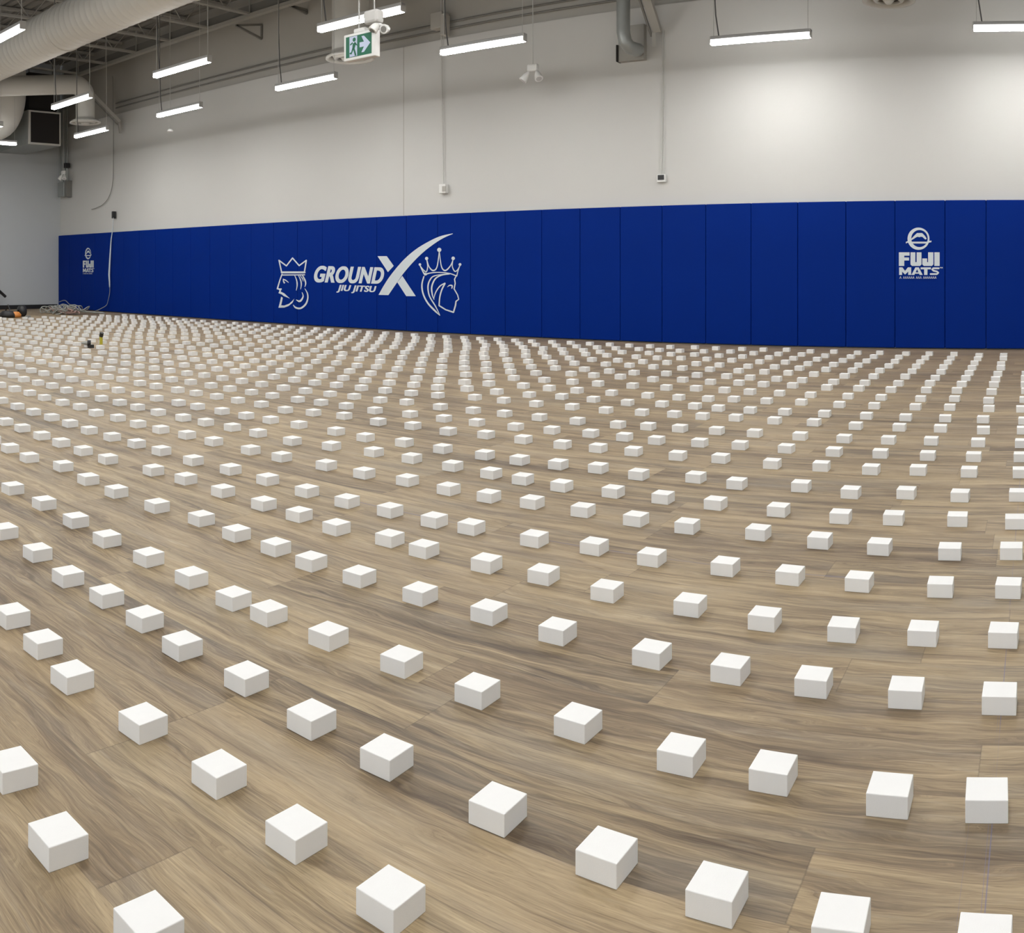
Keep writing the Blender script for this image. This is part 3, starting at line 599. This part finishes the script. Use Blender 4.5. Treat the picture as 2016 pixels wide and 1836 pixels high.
# ------------------------------------------------------------------ tube lights
LH = 3.60
def make_tube():
    root = thing('tube_light', (0, 0, LH), '', 'light', 'hanging tube lights')
    L = .60
    h = MB(); h.rbox(-L, L, -.035, .035, .005, .045, .006); h.build('housing', M['housing'], None).parent = root
    sec = [(.038, .005), (.038, -.030), (.030, -.050), (-.030, -.050), (-.038, -.030), (-.038, .005)]
    n = 5; vs = []
    for xx in (-L + .012, L - .012):
        for yy_, zz_ in sec: vs.append((xx, yy_, zz_))
    lens = MB(); lens.add(vs, [(i, i + 1, n + 2 + i, n + 1 + i) for i in range(n)] + [tuple(range(n + 1)), tuple(range(n + 1, 2 * n + 2))])
    lens.build('glowing_lens', M['lens'], None).parent = root
    for sgn in (-1, 1):
        c = MB(); xx = sgn * (L - .006)
        c.box(xx - .006, xx + .006, -.037, .037, -.046, .04)
        c.build('end_cap', M['clear'], None).parent = root
        w = MB().tube([(sgn * (L - .04), 0, .04), (sgn * (L - .04), 0, TOP - LH)], .0035, 6); w.build('hanging_wire', M['wire'], None).parent = root
    cd = MB().tube([(-L + .10, .01, .04), (-L + .06, .012, .30), (-L + .03, .015, .8), (-L + .03, .015, TOP - LH)], .008, 6)
    cd.build('power_cord', M['cord'], None).parent = root
    return root
tl = [
    (-15.10, 9.05, 0, 'glowing tube light below the far left ceiling diffuser, nearest the blue pads corner'),
    (-12.20, 9.0, 0, 'glowing tube light left of the wall joint line, below another tube further forward'),
    (-9.22, 9.0, 0, 'glowing tube light on a dark cord, left of the green running man sign'),
    (-6.12, 8.85, 0, 'glowing tube light right of the running man sign, beside the hanging twin lamp'),
    (-3.10, 9.95, 0, 'glowing tube light close to the wall, between the wall thermostat and the round vent'),
    (-.10, 9.95, 0, 'glowing tube light at the right edge of the photo, close to the wall'),
    (-12.48, 7.12, 0, 'glowing tube light in front of the white vertical duct drop by the far left grille'),
    (-9.60, 7.12, 0, 'glowing tube light hanging clear below the ceiling joists, upper left middle'),
    (-6.48, 7.12, 0, 'glowing tube light behind the top of the green running man sign'),
    (-15.63, 7.12, 0, 'glowing tube light cut by the left edge, in front of the grey elbow duct'),
    (-9.45, 4.45, 0, 'large glowing tube light in front of the big white round duct, top left'),
    (-17.2, 7.89, math.pi / 2, 'glowing tube light turned crosswise under the dark grille box at far left'),
]
off = 'unseen glowing tube light over the hall, outside the view'
for xx, yy in ((-3.35, 7.12), (-.3, 7.12), (2.8, 7.12), (2.95, 9.95), (-12.5, -4.3), (-9.45, -4.3), (-6.4, -4.3), (-3.35, -4.3), (-.3, -4.3), (2.8, -4.3), (-12.5, 4.45), (-15.6, 4.45), (-6.4, 4.45), (-3.35, 4.45), (-.3, 4.45), (2.8, 4.45),  # unseen tubes; rearmost row added to light the blocks' front faces
               (-15.6, 1.6), (-12.5, 1.6), (-9.45, 1.6), (-6.4, 1.6), (-3.35, 1.6), (-.3, 1.6), (2.8, 1.6), (-9.45, -1.4), (-6.4, -1.4), (-3.35, -1.4), (-.3, -1.4), (2.8, -1.4)):
    tl.append((xx, yy, 0, off))
T0 = make_tube()
for n, (xx, yy, rz, lab) in enumerate(tl):
    if n == 0: T0.location = (xx, yy, LH); T0['label'] = lab
    else: dup(T0, (xx, yy, LH), lab, rz)

# ------------------------------------------------------------------ joists, chord along the wall
JB = 5.46
jx = [-18.25, -17.05, -15.85, -14.65, -13.45, -12.25, -11.05, -9.85, -8.65]
def joist():
    root = thing('roof_joist', (0, 0, 0), '', 'roof joist', 'open web steel joists under the roof deck')
    y0, y1 = -1.0, 10.62
    for s in (-1, 1):
        MB().bar((s * .028, y0, JB), (s * .028, y1, JB), .035, .035).build('bottom_chord', M['steel'], None).parent = root
    MB().bar((0, y0, TOP - .05), (0, WY - .02, TOP - .05), .09, .05).build('top_chord', M['steel'], None).parent = root
    w = MB(); y = y0 + .1; up_ = True
    while y < y1 - .4:
        w.tube([(0, y, JB if up_ else TOP - .05), (0, y + .42, TOP - .05 if up_ else JB)], .011, 6); y += .42; up_ = not up_
    w.build('web', M['steel'], None).parent = root
    MB().tube([(0, y1 - .03, JB), (0, y1 - .03, TOP - .05)], .016, 6).build('end_post', M['steel'], None).parent = root
    return root
J0 = joist()
for n, xx in enumerate(jx):
    lab = 'open web steel roof joist, %s from the far left wall' % ORD[n + 1]
    if n == 0: J0.location = (xx, 0, 0); J0['label'] = lab
    else: dup(J0, (xx, 0, 0), lab)
# the long chord that ties the joist ends together, parallel to the wall
g = thing('edge_beam', (-12, 10.6, JB), 'long light grey steel edge beam running parallel to the wall under the joist ends', 'beam')
MB().bar((-19.0, 10.60, JB - .03), (-5.2, 10.60, JB - .03), .11, .06).build('beam_flange', M['steel'], g)
b = MB(); xx = -18.9
b.bar((-19.0, 10.62, JB + .09), (-5.2, 10.62, JB + .09), .02, .16)
b.build('beam_web', M['conduit'], g)
for wx, ay, z0_, z1_, az, lab in ((-12.46, 10.45, 5.40, 5.14, 5.28, 'small triangular steel bracket on the upper wall, below the long edge beam'),
                                 (-11.29, 10.62, 5.42, 5.36, 5.42, 'short steel bracket arm on the upper wall, left of the large tube light')):
    p = MB().bar((wx, WY + .04, z0_), (wx, ay, az), .035).bar((wx, WY + .04, z1_), (wx, ay, az), .035).bar((wx, WY + .045, z0_), (wx, WY + .045, z1_), .04)
    tag(p.build('wall_bracket', M['conduit']), lab, 'bracket', 'wall brackets')
# rods, diagonal braces
def brace(a, b, foot, name_lab):
    r = thing('wall_brace', a, name_lab, 'brace', 'diagonal steel braces at the wall')
    MB().bar(a, b, .11, .07).build('brace_arm', M['steel'], r)
    MB().bar(b + Vector((-.05, 0, .05)), foot, .05, .05).build('brace_foot', M['steel'], r)
    MB().bar(a + Vector((-.09, .02, -.06)), b + Vector((-.09, .02, -.06)), .025).build('brace_rod', M['conduit'], r)
brace(at_Y(176, 178, 10.3), at_Y(236, 240, 10.86), at_Y(237, 262, 10.9), 'diagonal steel brace beside the white duct drop at far left')
brace(at_Y(1262, -40, 10.2), at_Y(1294, 60, 10.85), at_Y(1287, 92, 10.9), 'diagonal steel brace at the top of the wall beside the bent grey pipe')

# ------------------------------------------------------------------ big round duct and its drops
DY, DZ, DR = 6.5, 4.46, .334
d = thing('round_air_duct', (-12, DY, DZ), 'big white round spiral air duct running under the joists at upper left', 'air duct')
pr = []; xx = -19.84
while xx < -2.0: pr += [(DR, xx), (DR + .006, xx + .012), (DR, xx + .024)]; xx += .14
MB().lathe((0, DY, DZ), pr, 40, 'X').build('spiral_pipe', M['duct'], d)
for xx in (-17.6, -14.6, -11.6, -8.6):
    MB().lathe((0, DY, DZ), [(DR + .004, xx), (DR + .016, xx + .004), (DR + .016, xx + .036), (DR + .004, xx + .04)], 40, 'X').build('duct_band', M['duct'], d)
def drop(X, Y, zb, r, rd, lab, branch, zt=4.78):
    root = thing('ceiling_diffuser', (X, Y, zb), lab, 'air diffuser', 'round ceiling diffusers on duct drops')
    p = [(X, Y, zb + .06), (X, Y, zt - r * 1.3)]
    if branch:
        for i in range(1, 7):
            a = math.pi / 2 * i / 6; p.append((X, Y - r * 1.3 * (1 - math.cos(a)), zt - r * 1.3 + r * 1.3 * math.sin(a)))
        p += [(X, DY + .36, DZ + .02)]
    else: p += [(X, Y, 5.95)]
    MB().tube(p, r, 28).build('duct_drop', M['duct'] if branch else M['duct'], root)
    MB().lathe((X, Y, zb), [(r, .12), (r + .02, .07), (rd, .03), (rd, .0), (rd - .04, .0), (rd - .06, .03), (rd - .06, .06)], 40).build('diffuser_ring', M['duct'], root)
    MB().lathe((X, Y, zb), [(rd - .05, .06), (.0, .061)], 32).build('diffuser_throat', M['dark'], root)
    MB().lathe((X, Y, zb), [(rd - .09, .05), (rd - .13, .0), (rd - .17, -.01), (rd - .15, .03)], 36).build('middle_cone', M['duct'], root)
    MB().lathe((X, Y, zb), [(rd - .21, .03), (rd - .25, -.02), (.03, -.03), (.001, -.03)], 32).build('centre_cone', M['duct'], root)
drop(-16.45, 9.72, 4.0, .20, .33, 'round white diffuser under the duct drop at far left, beside the dark grille', True)
drop(-9.1, 9.8, 4.02, .27, .36, 'round diffuser behind the green running man sign', False)
drop(-1.6, 9.8, 3.86, .2, .29, 'round ceiling diffuser at the top edge of the photo, upper right', False)

# bent grey pipe into a wall plate
bp_ = thing('bent_vent_pipe', at_Y(1245, 90, 10.9), 'bent grey vent pipe turning into a square plate, high on the wall', 'vent pipe')
c0, c1 = at_Y(1227, -60, 10.55), at_Y(1227, 62, 10.55)
ptsb = [c0, c1, at_Y(1231, 82, 10.55), at_Y(1239, 93, 10.6), at_Y(1252, 98, 10.68), at_Y(1255, 98, 10.85)]
MB().tube(ptsb, .088, 20).build('pipe', M['galv'], bp_)
a, b = at_Y(1220, 123, 10.97), at_Y(1270, 48, 10.97)
MB().box(a.x, b.x, 10.93, 11.06, a.z, b.z).build('wall_plate', M['steel'], bp_)
MB().box(a.x - .02, a.x, 10.9, 11.02, a.z, a.z + .22).build('plate_edge', M['dark'], bp_)

# ------------------------------------------------------------------ air unit at far left
u = thing('air_handler_box', (-19, 9.7, 4.1), 'grey sheet metal air box with a square dark grille, hung at far left', 'air unit')
MB().box(-19.85, -18.15, 9.25, 10.05, 3.74, 4.50).build('casing', M['galv'], u)
MB().box(-18.15, -18.10, 9.25, 10.05, 3.74, 4.49).build('grille_frame', M['duct'], u)
MB().box(-18.10, -18.09, 9.29, 10.01, 3.78, 4.45).build('grille', M['dark'], u)
MB().box(-19.85, -18.2, 9.3, 10.0, 4.50, 5.35).build('upper_casing', M['dark'], u)
for yy in (9.35, 9.95): MB().tube([(-18.3, yy, 4.5), (-18.3, yy, TOP)], .012, 6).build('hanging_rod', M['conduit'], u)
eb = thing('elbow_duct', (-18, 8.6, 4.6), 'large grey elbow duct curving down at the left edge below the white duct', 'air duct')
pe = [(-17.75, 8.55, 5.2), (-17.75, 8.55, 4.75)]
for i in range(1, 9):
    a_ = math.pi / 2 * i / 8; pe.append((-17.75 - .55 * (1 - math.cos(a_)), 8.55, 4.75 - .55 * math.sin(a_)))
pe.append((-19.84, 8.55, 4.20)); MB().tube(pe, .40, 28).build('elbow', M['duct'], eb)
MB().tube([(-17.75, 8.55, 5.1), (-17.75, 8.55, TOP)], .02, 8).build('hanging_rod', M['conduit'], eb)
MB().box(-18.95, -17.9, 8.1, 8.13, 4.62, 4.88).build('side_opening', M['dark'], eb)

# ------------------------------------------------------------------ conduits and wall fittings
def wall_pts(L, Y): return [at_Y(x, y, Y) for x, y in L]
for h, lab in ((4.66, 'upper of the two thin grey conduits running along the high wall'), (4.56, 'lower of the two thin grey conduits running along the high wall')):
    o = MB().tube([(-17.3, WY - .0, h), (2, WY - .0, h)], .016, 8).build('conduit_run', M['conduit']); tag(o, lab, 'conduit', 'conduits along the high wall')
jb = thing('junction_box', at_Y(861, 40, 10.9), 'square grey junction box on the high wall between the twin conduits', 'junction box')
a, b = at_Y(850, 59, 10.9), at_Y(873, 22, 10.9); MB().rbox(a.x, b.x, 10.86, 11.04, a.z, b.z, .01).build('box_body', M['wall_up'], jb)
MB().rbox(b.x - .02, b.x + .05, 10.84, 11.0, a.z - .12, b.z - .05, .01).build('box_clamp', M['wall_up'], jb)
oc = thing('wall_outlet', at_Y(873, 372, 10.98), 'white outlet box at the end of a long grey conduit above the lettering', 'outlet')
MB().tube([at_Y(868, -30, 10.98), at_Y(869, 110, 10.98), at_Y(873, 362, 10.98)], .009, 8).build('conduit', M['wall'], oc)
a, b = at_Y(867, 381, 10.98), at_Y(880, 362, 10.98); MB().rbox(a.x, b.x, 10.94, 11.02, a.z, b.z, .008).build('outlet_box', M['white'], oc)
a, b = at_Y(870, 377, 10.93), at_Y(877, 366, 10.93); MB().box(a.x, b.x, 10.932, 10.94, a.z, b.z).build('cover_plate', M['wall_up'], oc)
th = thing('wall_thermostat', at_Y(1302, 350, 10.98), 'small white thermostat with a black face at the end of a thin wire', 'thermostat')
a, b = at_Y(1294, 359, 10.99), at_Y(1311, 343, 10.99); MB().rbox(a.x, b.x, 10.97, 11.02, a.z, b.z, .006).build('case', M['white'], th)
a, b = at_Y(1295, 354, 10.965), at_Y(1307, 344, 10.965); MB().box(a.x, b.x, 10.962, 10.97, a.z, b.z).build('screen', M['black'], th)
MB().tube([at_Y(1304, 60, 11.0), at_Y(1304, 200, 11.0), at_Y(1301, 343, 11.0)], .006, 6).build('wire', M['wall'], th)
MB().tube([at_Y(1308, 60, 11.0), at_Y(1307, 343, 11.0)], .004, 6).build('wire', M['wall'], th)
def twin(c, s, lab, wire_top, group='twin emergency lamps'):
    r = thing('emergency_lamp', c, lab, 'emergency lamp', group)
    cx, cy, cz = c
    MB().rbox(cx - .09 * s, cx + .09 * s, cy - .04 * s, cy + .04 * s, cz - .02 * s, cz + .09 * s, .02 * s).build('battery_case', M['white'], r)
    for sg in (-1, 1):
        ax = Vector((sg * .45, -.35, -.82)).normalized(); p = Vector(c) + Vector((sg * .07 * s, 0, -.02 * s))
        MB().tube([p, p + ax * .08 * s, p + ax * .16 * s, p + ax * .17 * s], [.02 * s, .05 * s, .066 * s, .066 * s], 16).build('lamp_head', M['white'], r)
        MB().tube([p + ax * .168 * s, p + ax * .175 * s], .045 * s, 16).build('lamp_glass', M['clear'], r)
    MB().tube([(cx, cy, cz + .09 * s), wire_top], .006, 6).build('hanging_wire', M['wire'], r)
c = at_Y(1049, 138, 10.3); twin(c, .85, 'white twin headed emergency lamp hanging on a thin wire mid wall', (c.x, c.y, TOP))
c = at_Y(125, 342, 10.6); twin(c, .8, 'small white twin headed emergency lamp over the grey panel in the far left corner', (c.x, c.y, TOP))
pn = thing('electrical_panel', at_Y(126, 372, 10.9), 'grey electrical box in the far left corner at the foot of vertical conduits', 'electrical panel')
a, b = at_Y(117, 388, 10.9), at_Y(129, 358, 10.9); MB().rbox(a.x, b.x, 10.85, 11.018, a.z, b.z, .01).build('panel_box', M['galv'], pn)
a, b = at_Y(129.5, 388, 10.9), at_Y(133.5, 355, 10.9); MB().box(a.x, b.x, 10.88, 11.018, a.z, b.z).build('side_box', M['conduit'], pn)
for q_, w in ((119, .02), (123, .03), (128, .025), (132, .018)):
    MB().tube([at_Y(q_, 385 if q_ == 132 else 358, 10.93), at_Y(q_, 200, 10.93)], w, 8).build('conduit', M['galv'], pn)
a = at_Y(133, 326, 10.9); MB().rbox(a.x - .06, a.x + .06, 10.8, 10.95, a.z - .06, a.z + .06, .02).build('black_clamp', M['black'], pn)
# loose cable, plug and hanging pale cord at left
ca = wall_pts([(222, 150), (223, 240), (223, 330), (221, 365), (214, 388), (203, 402), (190, 409), (180, 412)], 10.98)
o = MB().tube(spline([tuple(v) for v in ca], 5), .007, 6).build('loose_wall_cable', M['conduit']); tag(o, 'thin dark cable hanging down the left wall part and curling to its left end', 'cable')
hc = thing('hanging_power_cord', at_Y(222, 420, 10.93), 'pale cord hanging from a black plug over the blue pads at left', 'cord')
a = at_Y(223, 422, 10.93); MB().rbox(a.x - .03, a.x + .03, 10.9, 10.99, a.z - .09, a.z + .07, .012).build('plug', M['black'], hc)
MB().tube(wall_pts([(223, 428), (222, 450), (219, 470), (217, 500), (215, 540), (216, 565)], 10.91), [.006, .008, .012, .017, .021, .014], 8).build('thick_cord', M['print'], hc)
pts_ = wall_pts([(216, 562), (216, 575), (213, 590), (208, 602)], 10.90); pts_.append(Vector((pts_[-1].x - .15, 10.7, .01)))
MB().tube(spline([tuple(v) for v in pts_], 5), .007, 6).build('thin_cord', M['greycable'], hc)
pk = thing('ceiling_sensor', at_Y(335, 257, 9.6), 'small white puck sensor on a thin wire near the left middle', 'sensor')
c = at_Y(335, 257, 9.6); MB().lathe(c, [(.001, .03), (.03, .03), (.055, .0), (.05, -.02), (.001, -.022)], 20).build('sensor_body', M['white'], pk)
MB().tube([c + Vector((0, 0, .03)), (c.x, c.y, TOP)], .004, 6).build('hanging_wire', M['wire'], pk)

# ------------------------------------------------------------------ running man exit sign
EY = 5.1
ex = thing('exit_sign', (-4.65, EY, 2.64), 'green and white running man exit sign with an arrow, hung from the ceiling', 'exit sign')
tlc, brc = at_Y(677, 70, EY), at_Y(738, 111, EY)
X0, X1, Z1, Z0 = tlc.x, brc.x + .0, tlc.z, at_Y(677, 122, EY).z
MB().rbox(X0, X1, EY, EY + .06, Z0, Z1, .006).build('sign_case', M['white'], ex)
w_, h_ = X1 - X0, Z1 - Z0
def S_(u_, v_): return (X0 + w_ * u_, Z0 + h_ * v_)
def plate(pts2, name, m, dy):
    bm = bmesh.new(); vs = [bm.verts.new((S_(*p)[0], EY - dy, S_(*p)[1])) for p in pts2]
    f = bm.faces.new(vs); r_ = bmesh.ops.extrude_face_region(bm, geom=[f]); bmesh.ops.translate(bm, verts=[v for v in r_['geom'] if isinstance(v, bmesh.types.BMVert)], vec=(0, .001, 0))
    bm.verts.index_update(); bm.faces.ensure_lookup_table()
    mb = MB(); mb.add([v.co[:] for v in bm.verts], [[v.index for v in f.verts] for f in bm.faces]); bm.free()
    return mb
plate([(.07, .11), (.90, .11), (.90, .90), (.07, .90)], '', None, .001).build('green_face', M['green'], ex)
plate([(.19, .13), (.44, .13), (.44, .88), (.19, .88)], '', None, .0022).build('doorway_symbol', M['signwhite'], ex)
man = MB()
for pl in ([(.30, .60), (.38, .66), (.41, .60), (.36, .42), (.29, .44)], [(.30, .46), (.36, .42), (.42, .15), (.37, .14), (.33, .34)], [(.29, .46), (.34, .42), (.26, .22), (.20, .24), (.20, .29), (.25, .30)],
           [(.38, .64), (.44, .55), (.44, .50), (.39, .56)], [(.31, .62), (.22, .56), (.21, .60), (.29, .67)]):
    q_ = plate(pl, '', None, .0034); man.add(q_.v, q_.f)
n = 12; man.add([(S_(.35, .75)[0] + .016 * math.cos(6.2832 * i / n), EY - .0034, S_(.35, .75)[1] + .016 * math.sin(6.2832 * i / n)) for i in range(n)], [tuple(range(n))])
man.build('running_man_symbol', M['green'], ex)
plate([(.52, .42), (.66, .42), (.58, .22), (.66, .22), (.86, .52), (.66, .82), (.58, .82), (.66, .60), (.52, .60)], '', None, .0022).build('arrow_symbol', M['signwhite'], ex)
MB().rbox(X0 + .09, X0 + .21, EY + .01, EY + .05, Z1, Z1 + .035, .008).build('canopy', M['white'], ex)
for q_ in (707, 737):
    p = at_Y(q_, 50, EY + .03); MB().tube([(p.x, EY + .03, Z1 + .02), (p.x, EY + .03, TOP)], .006, 6).build('hanging_rod', M['wire'], ex)
cb = at_Y(738, 34, EY + .03); MB().rbox(cb.x - .075, cb.x + .06, EY - .02, EY + .07, cb.z - .05, cb.z + .05, .02).build('lamp_bracket', M['wall'], ex)
for (qx, qy), ax in (((735, 58), Vector((-.25, -.55, -.8))), ((757, 57), Vector((.25, -.9, -.25)))):
    ax.normalize(); p = at_Y(qx, qy, EY) - ax * .05
    MB().tube([p - ax * .02, p + ax * .02, p + ax * .06, p + ax * .065], [.015, .03, .036, .034], 18).build('lamp_head', M['white'], ex)
    MB().tube([p + ax * .066, p + ax * .070], .022, 16).build('lamp_glass', M['conduit'], ex)
    MB().tube([cb + Vector((0, 0, -.03)), p], .012, 8).build('lamp_arm', M['white'], ex)

# ------------------------------------------------------------------ things left on the floor at far left
rc = random.Random(11)
pile = MB(); c = on_floor(130, 618)
for kk in range(14):
    cx, cy = c.x + rc.uniform(-.4, .3), min(c.y + rc.uniform(-.3, .2), 10.6); r0 = rc.uniform(.12, .36); z = rc.uniform(.02, .12); pp = []
    for i in range(17):
        a_ = i / 16 * rc.uniform(5.4, 6.2) + kk; pp.append((cx + r0 * 1.2 * math.cos(a_), min(cy + r0 * .6 * math.sin(a_), 10.85), z + .06 * math.sin(a_ * 2 + kk) + .03))
    pile.tube(spline([tuple(p) for p in pp], 2), .011, 5)
o = thing('cable_pile', (c.x, c.y, 0), 'tangled pile of grey and pinkish cables on the floor in the far left corner', 'cable pile')
pile.build('grey_cables', M['greycable'], o)
pk2 = MB()
for kk in range(4):
    pp = [(c.x - .5 + .14 * i, c.y - .1 + .12 * math.sin(i * 1.1 + kk), .05 + .02 * kk + .02 * math.sin(i * 2.)) for i in range(9)]
    pk2.tube(spline(pp, 3), .014, 5)
pk2.build('pink_cables', M['pink'], o)
arc = MB()
for L_ in ([(117, 594), (128, 591), (137, 599), (147, 600), (154, 603), (155, 612)], [(103, 612), (104, 604), (112, 606), (120, 600), (130, 602), (140, 607)]):
    arc.tube(spline([tuple(v) for v in wall_pts(L_, 10.75)], 4), .010, 5)
arc.build('standing_loops', M['greycable'], o)
p0, p1 = on_floor(160, 613, .02), on_floor(205, 616, .02)
o = MB().tube([p0, (p0 + p1) / 2, p1], .02, 8).build('floor_pipe', M['greycable']); tag(o, 'short grey pipe lying on the floor below the blue pads at far left', 'pipe')
tb = thing('black_tool_bag', on_floor(18, 624), 'black tool bag with an orange part on the floor at the far left', 'tool bag')
p = on_floor(18, 625); vx = Vector((.45, .89, 0))
def lump(pxl, pyl, rx, rz, m, nm, par):
    q_ = on_floor(pxl, pyl); MB().lathe((q_.x, q_.y, 0), [(.001, 0), (rx, 0.01), (rx * 1.05, rz * .5), (rx * .6, rz * .95), (.001, rz)], 14).build(nm, m, par)
lump(15, 625, .17, .14, M['black'], 'bag_body', tb); lump(24, 625, .12, .11, M['black'], 'bag_pocket', tb); lump(31, 625, .11, .12, M['orange'], 'orange_case', tb)
q_ = on_floor(16, 624); MB().tube([(q_.x - .12, q_.y, .12), (q_.x, q_.y, .24), (q_.x + .1, q_.y, .12)], .015, 6).build('bag_handle', M['black'], tb)
q_ = on_floor(43, 623); o = MB().lathe((q_.x, q_.y, .11), [(.03, -.08), (.11, -.06), (.12, 0), (.11, .06), (.03, .08)], 20, 'Y').build('cable_reel', M['black']); tag(o, 'round black cable reel on the floor right of the tool bag', 'cable reel')
q_ = on_floor(55, 626); o = MB().rbox(q_.x - .06, q_.x + .06, q_.y - .04, q_.y + .04, 0, .05, .015).build('small_case', M['conduit']); tag(o, 'small dark case on the floor right of the black cable reel', 'case')
cdr = thing('cordless_drill', on_floor(176, 676), 'small black and grey tool lying among the foam blocks at left', 'tool')
a, b = on_floor(160, 675, .06), on_floor(172, 675, .06); MB().tube([a, b], [.012, .03], 10).build('tool_shaft', M['greycable'], cdr)
a, b = on_floor(172, 675, .06), on_floor(179, 675, .06); MB().tube([a, b], [.035, .035], 12).build('tool_grip', M['black'], cdr)
MB().box(b.x - .025, b.x + .025, b.y - .03, b.y + .03, 0, .04).build('tool_battery', M['black'], cdr)
yb = thing('yellow_marker', on_floor(199, 676), 'small yellow and black upright tool standing among the foam blocks at left', 'tool')
q_ = min((on_floor(u_ * .5, v_ * .5) for u_ in range(388, 412) for v_ in range(1344, 1366)),
         key=lambda p: (min(math.hypot(p.x - b_[0], p.y - b_[1]) for b_ in allp.values()) < .085, abs(px_of(p)[0] - 199) + abs(px_of(p)[1] - 677)))
MB().tube([(q_.x, q_.y, 0), (q_.x, q_.y, .10)], .022, 10).build('yellow_body', M['yellow'], yb); MB().tube([(q_.x, q_.y, .10), (q_.x + .02, q_.y, .15)], .026, 10).build('black_head', M['black'], yb)
a, b = at_X(-3, 571, LX + .25), at_X(11, 584, LX + .25)
sr = thing('black_stand_arm', b, 'slanted black rod reaching in from the left edge by the far wall', 'rod')
MB().tube([a, b], .035, 8).build('rod', M['black'], sr)
MB().tube([a, Vector((a.x, a.y - .3, 0))], .03, 8).build('stand_leg', M['black'], sr)
